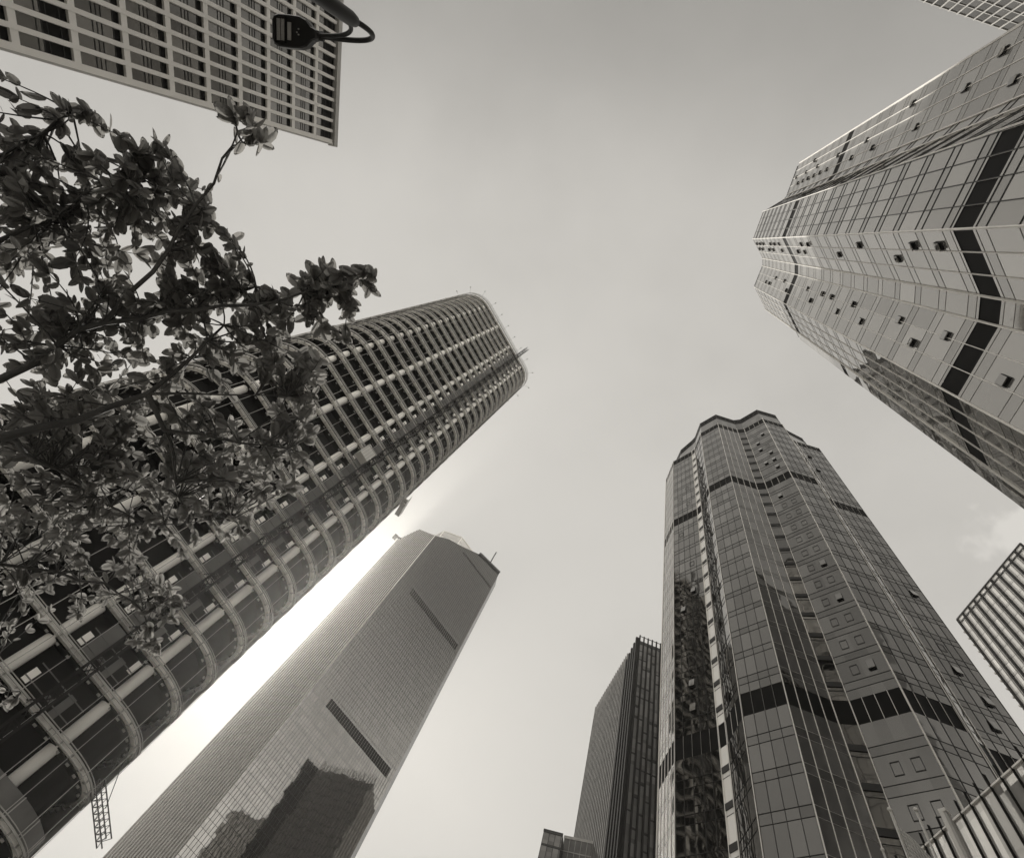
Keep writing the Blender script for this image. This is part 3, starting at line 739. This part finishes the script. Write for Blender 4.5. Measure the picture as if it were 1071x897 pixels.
# ================================================================== two far blocks at the bottom edge
def far_block(label, a, b, depth, H, m1, m2, band):
    root = thing('distant_block', label, 'office block', (a.x, a.y, 0)); F_ = Face(a, b); n_ = -F_.n.to_2d(); c, e = a + n_ * depth, b + n_ * depth
    g = MB(); F_.quad(g, 0, F_.L, 0, H, 0, 1.6, 3.6); g.build('front_wall', m1, root)
    g = MB(); Fl = Face(c, a); Fl.quad(g, 0, Fl.L, 0, H, 0, 1.6, 3.6); Fb = Face(e, c); Fb.quad(g, 0, Fb.L, 0, H); Fr = Face(b, e); Fr.quad(g, 0, Fr.L, 0, H)
    g.poly([(p.x, p.y, H - .01) for p in (a, b, e, c)]); g.build('side_wall', m2, root)
    mb = MB(); F_.box(mb, -.1, F_.L + .1, .0, .2, H - .7, H); z = H - 4
    while z > 2: F_.box(mb, 0, F_.L, 0, .1, z, z + (.5 if band else .25)); z -= 3.6
    for k in range(int(F_.L / 1.6) + 1): F_.box(mb, k * 1.6, k * 1.6 + .12, 0, .12, 0, H - .7)
    mb.build('facade_grid', M['mull'] if band else M['rail'], root)
far_block('small dark far block at the bottom edge, left one of the adjoining two', Vector((86.18, 143.24)) * .9, Vector((90.4, 139.4)) * .9, 14, 91.6, M['glass_t3'], M['glass_dark'], True)
far_block('small paler far block at the bottom edge, between the dark block and the saw-toothed tower', Vector((91.2, 139.5)) * .93, Vector((97.5, 132.7)) * .93, 12, 94.6, M['panel'], M['stone_edge'], False)

# ================================================================== finned podium (bottom right corner)
H9 = 1.6 + 22.4
a9 = Vector((133.57, 56.96)) * .224; d9 = Vector((math.cos(R_(-111.4)), math.sin(R_(-111.4))))
s9 = a9 - d9 * 7; t9 = a9 + d9 * 16
podium = thing('podium_building', 'low glass building with projecting dark fins in the bottom right corner', 'building', (a9.x, a9.y, 0))
F9 = Face(s9, t9); n9 = -F9.n.to_2d(); c9, e9 = s9 + n9 * 7, t9 + n9 * 7
g = MB(); F9.quad(g, 0, F9.L, 0, H9, 0, 1.48, 3.4, zb=.6); g.build('glass_wall', M['glass_pod'], podium)
g = MB()
for p, q in ((t9, e9), (e9, c9), (c9, s9)): F_ = Face(p, q); F_.quad(g, 0, F_.L, 0, H9)
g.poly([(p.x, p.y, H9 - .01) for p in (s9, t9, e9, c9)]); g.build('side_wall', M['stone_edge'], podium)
mb = MB(); k = .3
while k < F9.L: F9.box(mb, k - .022, k + .022, 0, .13, 0, H9 + .6); k += .74
mb.build('dark_fins', M['dark'], podium)
mb = MB(); z = .6
while z < H9: F9.box(mb, 0, F9.L, 0, .07, z - .03, z + .03); z += 3.4
F9.box(mb, 0, F9.L, 0, .09, H9 - .05, H9 + .03, 1)
mb.build('transom_grid', [M['mull'], M['mull_lt']], podium)

# ================================================================== poles
def flagpole(x, y, h, r, label, grp='slim flagpoles in front of the low glass building'):
    root = thing('flagpole', label, 'flagpole', (x, y, 0), grp)
    mb = MB(); mb.tube([(x, y, 0), (x, y, h * .5), (x, y, h)], [r * 1.5, r * 1.2, r], 12); mb.build('pole', M['steel'], root, smooth=True)
    mb = MB(); mb.tube([(x, y, h + r * q[0]) for q in ((0, 0), (.4, 0), (1.6, 0), (2.8, 0), (3.4, 0))], [r * .9, r * 1.6, r * 2.1, r * 1.4, r * .2], 12); mb.build('finial', M['alu'], root, smooth=True)
    mb = MB(); mb.tube([(x - r * 1.4, y - .02, 1.0), (x - r * 1.4, y - .02, h - .1)], .012, 5); mb.build('halyard', M['alu'], root)
    return root
flagpole(20.9, 10.1, 18.6, .042, 'pale flagpole carrying the drooping flag at the bottom right')
flagpole(21.2, 9.3, 18.5, .042, 'bare pale flagpole just right of the drooping flag')
flagpole(22.9, 11.95, 18.9, .04, 'short looking pole with a round tip, left of the flag and barely in the frame')
# flag: thin cloth drooping from the pole towards the next one
mb = MB(); nu, nv = 14, 12; hx = Vector((.5, -.86, 0)); grid = []
for i in range(nu + 1):
    row = []
    for j in range(nv + 1):
        a, b = i / nu, j / nv
        x = a * 1.15; z = 18.0 - b * 1.9 - 1.9 * a ** 1.2 * (1 - .2 * b); w = .10 * math.sin(a * 9 + b * 2.2) * (a ** .6) + .05 * math.sin(b * 8 + a * 4) * a
        row.append(Vector((20.97, 10.06, 0)) + hx * x + Vector((-.8, -.5, 0)) * w + Vector((0, 0, z)))
    grid.append(row)
for i in range(nu):
    for j in range(nv):
        mb.poly([grid[i][j], grid[i + 1][j], grid[i + 1][j + 1], grid[i][j + 1]])
o = mb.build('flag', M['flag'], None, smooth=True, origin=(20.97, 10.06, 15)); o['label'] = 'grey flag hanging limp from the left flagpole at the bottom right'; o['category'] = 'flag'
sm = o.modifiers.new('thickness', 'SOLIDIFY'); sm.thickness = .006
# square mast beside the low building
x, y = 25.85, 10.2
root = thing('square_mast', 'thick square grey mast with a bright edge, standing in front of the finned low building', 'mast', (x, y, 0))
mb = MB(); mb.box(x - .13, x + .13, y - .13, y + .13, 0, 21.7); mb.build('shaft', M['rail'], root)
mb = MB(); mb.box(x - .15, x - .133, y - .02, y + .15, 0, 21.7); mb.box(x - .16, x + .16, y - .16, y + .16, 21.7, 21.85); mb.build('trim', M['alu'], root)

# ================================================================== street lamp
px_, py_ = -3.81, .35
lamp = thing('street_lamp', 'black street lamp with a rounded flat head on a curled double arm', 'street lamp', (px_, py_, 0))
mb = MB(); mb.tube([(px_, py_, 0), (px_, py_, .5), (px_, py_, .55), (px_, py_, 6.1)], [.10, .10, .065, .045], 20); mb.build('pole', M['pole_m'], lamp, smooth=True)
mb = MB(); mb.tube([(px_, py_, 6.0), (px_, py_, 6.05), (px_, py_, 6.90), (px_, py_, 6.99), (px_, py_, 7.02)], [.05, .066, .066, .05, .035], 20); mb.build('collar', M['pole_m'], lamp, smooth=True)
def bez(ps, n=22):
    out = []
    for i in range(n + 1):
        t = i / n; q = [Vector(p) for p in ps]
        while len(q) > 1: q = [a.lerp(b, t) for a, b in zip(q, q[1:])]
        out.append(q[0])
    return out
hd = Vector((-4.36, .72, 7.33)); 
mb = MB(); mb.tube(bez([(px_ - .01, py_, 6.95), (px_ + .06, py_ - .03, 7.22), (px_ + .12, py_ - .02, 7.46), (px_ - .16, py_ + .16, 7.42), (hd.x, hd.y, hd.z)]), .026, 12); mb.build('arm', M['pole_m'], lamp, smooth=True)
mb = MB(); mb.tube(bez([(px_ - .03, py_ + .02, 6.6), (px_ - .10, py_ + .02, 7.0), (px_ + .0, py_ + .04, 7.26), (px_ - .25, py_ + .22, 7.27), (hd.x, hd.y, hd.z - .03)]), .022, 12); mb.build('arm', M['pole_m'], lamp, smooth=True)
# head: rounded plan, tapering towards the arm; x' along the head (away from the arm), y' across
ax = Vector((-.885, .466, 0)); ay = Vector((.466, .885, 0))
plan = [(-.02, .035), (.05, .06), (.12, .12), (.20, .145), (.34, .15), (.48, .148), (.535, .13), (.56, .09)]
ring_ = [(x, y) for x, y in plan] + [(x, -y) for x, y in reversed(plan)]
def hp(x, y, z): q = Vector((hd.x, hd.y, 0)) + ax * x + ay * y; return (q.x, q.y, z)
mb = MB(); levels = [(7.27, .93), (7.285, 1.0), (7.35, 1.0), (7.40, .82), (7.415, .5)]
n0 = len(mb.v)
for z, s in levels:
    for x, y in ring_: mb.v.append(hp(.27 + (x - .27) * s, y * s, z))
nn = len(ring_)
for l in range(len(levels) - 1):
    for k in range(nn):
        a = l * nn + k; b = l * nn + (k + 1) % nn; mb.f.append((a, b, b + nn, a + nn)); mb.uv.append([(0, 0)] * 4); mb.mi.append(0)
mb.f.append(tuple(range(nn))); mb.uv.append([(0, 0)] * nn); mb.mi.append(0)
e_ = (len(levels) - 1) * nn; mb.f.append(tuple(reversed(range(e_, e_ + nn)))); mb.uv.append([(0, 0)] * nn); mb.mi.append(0)
head = mb.build('lamp_head', M['lampm'], lamp)
mb = MB()
def hbox(mb, x0, x1, y0, y1, z0, z1, mi=0):
    c = [(x0, y0), (x0, y1), (x1, y1), (x1, y0)]; mb.hexa([hp(x, y, z0) for x, y in c], [hp(x, y, z1) for x, y in c], mi)
hbox(mb, .38, .425, -.10, .10, 7.258, 7.269); hbox(mb, .435, .48, -.10, .10, 7.258, 7.269); mb.build('lens', M['lens'], head, origin=parent_origin(lamp))
mb = MB(); hbox(mb, .30, .345, -.075, .085, 7.26, 7.269); mb.build('cover_plate', M['rail'], head, origin=parent_origin(lamp))
mb = MB(); hbox(mb, .365, .375, -.12, .12, 7.25, 7.269); hbox(mb, .49, .50, -.12, .12, 7.25, 7.269)
for k in (-.105, .105): hbox(mb, .375, .49, k - .006, k + .006, 7.25, 7.269)
for x, y in ((.2, -.03), (.2, .02), (.22, .0)): hbox(mb, x, x + .012, y, y + .012, 7.258, 7.269, 1)
mb.build('lens_frame', [M['dark'], M['rail']], head, origin=parent_origin(lamp))
mb = MB(); mb.tube([tuple(hd + ax * -.05), tuple(hd + ax * .06)], .045, 14); mb.build('bracket', M['pole_m'], lamp, smooth=True)

# ================================================================== tree
TREE_BLOBS = [(-3.24, 1.58, 4.2, 0.14, 4), (-3.28, 1.65, 3.9, 0.16, 3), (-3.36, 1.95, 4.1, 0.28, 10), (-2.78, 1.61, 4.2, 0.19, 9), (-2.73, 1.45, 4.3, 0.1, 3), (-3.2, 2.12, 4.2, 0.35, 16), (-3.21, 2.42, 4.0, 0.38, 16), (-2.88, 2.11, 4.3, 0.34, 17), (-2.55, 1.71, 4.4, 0.24, 12), (-2.35, 1.63, 4.5, 0.15, 7), (-2.22, 0.96, 4.3, 0.11, 4), (-2.38, 0.96, 4.3, 0.05, 1), (-2.74, 2.45, 3.9, 0.43, 26), (-2.52, 2.24, 4.2, 0.37, 22), (-2.34, 2.04, 4.5, 0.31, 19), (-2.71, 2.99, 3.8, 0.4, 16), (-2.01, 2.02, 4.6, 0.19, 9), (-1.74, 1.89, 4.6, 0.16, 7), (-1.59, 1.84, 4.7, 0.13, 5), (-1.71, 1.69, 4.7, 0.13, 6), (-1.46, 1.85, 4.8, 0.09, 3), (-1.58, 1.5, 4.7, 0.14, 8), (-1.39, 1.36, 4.7, 0.08, 4), (-1.37, 1.58, 4.7, 0.07, 3), (-2.53, 2.89, 4.1, 0.37, 13), (-2.23, 2.51, 4.4, 0.33, 14), (-1.87, 2.33, 4.6, 0.23, 11), (-1.47, 2.43, 4.8, 0.15, 7), (-1.44, 2.89, 4.9, 0.2, 11), (-2.78, 4.06, 4.0, 0.41, 20), (-2.39, 3.63, 4.2, 0.38, 15), (-1.97, 3.09, 4.5, 0.35, 18), (-1.47, 3.41, 4.9, 0.34, 24), (-2.69, 5.07, 4.2, 0.5, 19), (-2.22, 4.51, 4.4, 0.41, 18), (-1.81, 4.02, 4.7, 0.37, 16), (-2.88, 6.72, 4.4, 0.48, 8), (-2.24, 5.9, 4.6, 0.48, 16), (-1.67, 5.79, 4.7, 0.32, 11), (-1.48, 6.4, 4.7, 0.18, 4), (-2.61, 8.73, 4.4, 0.24, 3), (-1.46, 4.23, 4.9, 0.24, 8), (-2.33, 2.79, 3.7, 0.3, 8), (-1.69, 2.35, 4.7, 0.2, 9), (-1.46, 2.22, 4.8, 0.09, 3), (-2.3, 3.17, 4.2, 0.38, 10), (-2.34, 4.03, 4.0, 0.38, 11), (-2.01, 3.59, 4.4, 0.36, 12), (-1.7, 3.51, 4.7, 0.27, 9), (-1.88, 4.73, 4.6, 0.38, 11), (-2.41, 5.27, 4.2, 0.46, 9), (-2.65, 3.43, 3.8, 0.35, 11), (-3.1, 2.04, 3.9, 0.24, 6), (-2.7, 1.72, 4.2, 0.19, 5)]
TREE_LIMBS = [([(-2.04, 2.89, 3.0), (-2.13, 2.94, 3.3), (-2.02, 2.83, 3.6), (-1.9, 2.61, 3.9), (-1.95, 2.43, 4.2), (-1.97, 2.2, 4.4)], 0.048), ([(-1.9, 2.61, 3.9), (-1.74, 2.82, 3.95), (-1.63, 2.82, 4.1), (-1.44, 2.84, 4.3), (-1.23, 2.87, 4.6)], 0.028), ([(-1.74, 2.82, 3.95), (-1.71, 3.17, 4.1), (-1.61, 3.58, 4.2)], 0.016), ([(-1.9, 2.61, 3.9), (-1.66, 2.51, 4.2), (-1.44, 2.47, 4.6)], 0.016), ([(-2.24, 2.71, 3.1), (-2.33, 2.7, 3.4), (-2.38, 2.57, 3.7), (-2.38, 2.44, 3.95), (-2.2, 2.23, 4.2), (-1.76, 1.83, 4.5), (-1.61, 1.57, 4.7), (-1.43, 1.35, 4.75)], 0.036), ([(-2.38, 2.44, 3.95), (-2.32, 2.01, 4.1), (-2.29, 1.51, 4.2), (-2.32, 1.21, 4.3), (-2.33, 1.04, 4.35)], 0.024), ([(-2.74, 2.25, 3.4), (-2.9, 2.23, 3.7), (-2.94, 2.08, 4.0), (-2.9, 1.81, 4.2), (-2.88, 1.69, 4.3)], 0.024), ([(-3.08, 2.0, 3.6), (-3.29, 1.87, 4.0), (-3.33, 1.69, 4.2), (-3.3, 1.61, 4.25)], 0.016), ([(-2.33, 4.72, 3.3), (-2.51, 5.13, 3.8), (-2.27, 5.28, 4.1), (-2.03, 5.51, 4.4), (-1.66, 5.85, 4.6), (-1.38, 6.53, 4.7)], 0.026), ([(-2.13, 2.94, 3.3), (-2.25, 3.64, 3.8), (-2.17, 4.09, 4.1), (-1.92, 4.43, 4.4), (-1.44, 4.19, 4.8)], 0.024), ([(-2.2, 2.23, 4.2), (-2.11, 1.97, 4.4), (-2.01, 1.92, 4.6)], 0.016), ([(-2.46, 6.44, 3.5), (-2.58, 8.08, 4.2), (-2.5, 8.5, 4.4)], 0.014)]

tr = thing('broadleaf_tree', 'leafy street tree whose branches spread from the left edge over the construction tower', 'tree', (-7.1, 5.6, 0))
rt = random.Random(21)
mb = MB(); T0 = Vector((-7.1, 5.6, 0))
mb.tube([(-7.1, 5.6, -.05), (-7.08, 5.58, .4), (-7.0, 5.5, 1.5), (-6.85, 5.4, 2.5), (-6.7, 5.3, 3.4)], [.22, .15, .13, .12, .09], 14)
mb.build('trunk', M['bark'], tr, smooth=True)
allpts = []
def wob(pts, amp):
    out = []
    for a, b in zip(pts, pts[1:]):
        a = Vector(a); b = Vector(b); n = max(2, int((b - a).length / .16))
        for i in range(n):
            p = a.lerp(b, i / n)
            if i: p = p + Vector((rt.gauss(0, amp), rt.gauss(0, amp), rt.gauss(0, amp)))
            out.append(p)
    out.append(Vector(pts[-1])); return out
for pts, r in TREE_LIMBS:
    P = [Vector(p) for p in pts]
    if P[0].x < -4.4 or P[0].length > 6 and P[0].x < -4: P = [Vector((-6.9, 5.42, min(3.3, max(2.1, P[0].z - .4))))] + P
    Q = wob(P, .012); n = len(Q)
    rr = [r * .66 * (1 - .78 * i / (n - 1)) for i in range(n)]
    mb = MB(); mb.tube(Q, rr, 7); mb.build('limb', M['bark'], tr, smooth=True)
    allpts += [(q, rr[i]) for i, q in enumerate(Q) if i > 2]
tw = MB(); LV = MB(); tones = []
def leaf(p, d, up, L, W, tone):
    d = d.normalized(); side = d.cross(up)
    if side.length < 1e-3: side = d.orthogonal()
    side.normalize(); nrm = side.cross(d).normalized(); fold = rt.uniform(.0, .14) * W; curl = rt.uniform(-.05, .20) * L
    ts = (0, .13, .38, .66, .87, 1.0); ws = (.0, .33, .5, .46, .27, 0.0)
    mid = [p + d * (L * t) - nrm * (curl * t * t) for t in ts]
    a = [m + side * (W * w) + nrm * (fold * w * 2) for m, w in zip(mid, ws)]; b = [m - side * (W * w) + nrm * (fold * w * 2) for m, w in zip(mid, ws)]
    n0 = len(LV.v); LV.v += [tuple(q) for q in mid]; LV.v += [tuple(q) for q in a[1:5]]; LV.v += [tuple(q) for q in b[1:5]]
    def f(*ix): LV.f.append(tuple(n0 + i for i in ix)); LV.uv.append([(0, 0)] * len(ix)); LV.mi.append(0); tones.append(tone)
    for base in (6, 10):
        f(0, 1, base); f(5, 4, base + 3)
        for k in range(3): f(1 + k, 2 + k, base + k + 1, base + k)
def lw():
    l = rt.triangular(.05, .14, .09); return l, l * rt.uniform(.48, .62)
for (cx, cy, cz, rad, num) in TREE_BLOBS:
    C = Vector((cx, cy, cz))
    near = min(allpts, key=lambda q: (q[0] - C).length)
    hub = near[0]
    for c in range(int(num * 1.12 + .5)):
        while True:
            v = Vector((rt.uniform(-1, 1), rt.uniform(-1, 1), rt.uniform(-1, 1)))
            if v.length < 1: break
        e = C + v * rad * Vector((1, 1, 1)).length / 1.73
        near = min(allpts, key=lambda q: (q[0] - e).length + rt.uniform(0, .45))
        s = near[0]; m = s.lerp(e, .5) + Vector((rt.gauss(0, .03), rt.gauss(0, .03), rt.gauss(.02, .03)))
        pts = bez([s, m + Vector((0, 0, .03)), e], 6); tw.tube(pts, [.0065 - .0007 * i for i in range(7)], 4, cap=False)
        td = (e - pts[-2]).normalized(); tone0 = rt.random()
        # alternate leaves on the last half of the twig, then a whorl at the tip
        for k in (2, 3, 3, 4, 4, 5, 5, 6):
            if rt.random() < .2: continue
            q = pts[k]; d = (td + Vector((rt.gauss(0, .9), rt.gauss(0, .9), rt.gauss(-.1, .3))))
            leaf(q, d, Vector((rt.gauss(0, .4), .45 + rt.gauss(0, .4), .9)), *lw(), min(1, max(0, tone0 * .5 + rt.random() * .5)))
        for k in range(rt.randint(2, 4)):
            a = k * 2.4 + rt.random(); x = td.orthogonal().normalized(); y = td.cross(x)
            d = td * rt.uniform(.2, 1.2) + x * math.cos(a) + y * math.sin(a) + Vector((0, 0, -.25))
            leaf(e, d, Vector((rt.gauss(0, .4), .45 + rt.gauss(0, .4), .9)), *lw(), min(1, max(0, tone0 * .5 + rt.random() * .5)))
tw.build('twigs', M['bark'], tr)
lo = LV.build('foliage', M['leaf'], tr, smooth=True)
at_ = lo.data.attributes.new('tone', 'FLOAT', 'FACE'); at_.data.foreach_set('value', tones)

# ================================================================== haze in the air
hz = MB(); hz.box(-130, 340, -150, 420, -1.5, 262)
ho = hz.build('haze', [], None); ho['kind'] = 'stuff'
hm = bpy.data.materials.new('haze'); hm.use_nodes = True; ht = hm.node_tree
ht.nodes.remove(ht.nodes['Principled BSDF'])
pv = ht.nodes.new('ShaderNodeVolumePrincipled'); pv.inputs['Color'].default_value = (1, .975, .93, 1)
pv.inputs['Density'].default_value = HAZE_D = .0002; pv.inputs['Anisotropy'].default_value = .8
ht.links.new(pv.outputs[0], ht.nodes['Material Output'].inputs['Volume'])
ho.data.materials.append(hm)
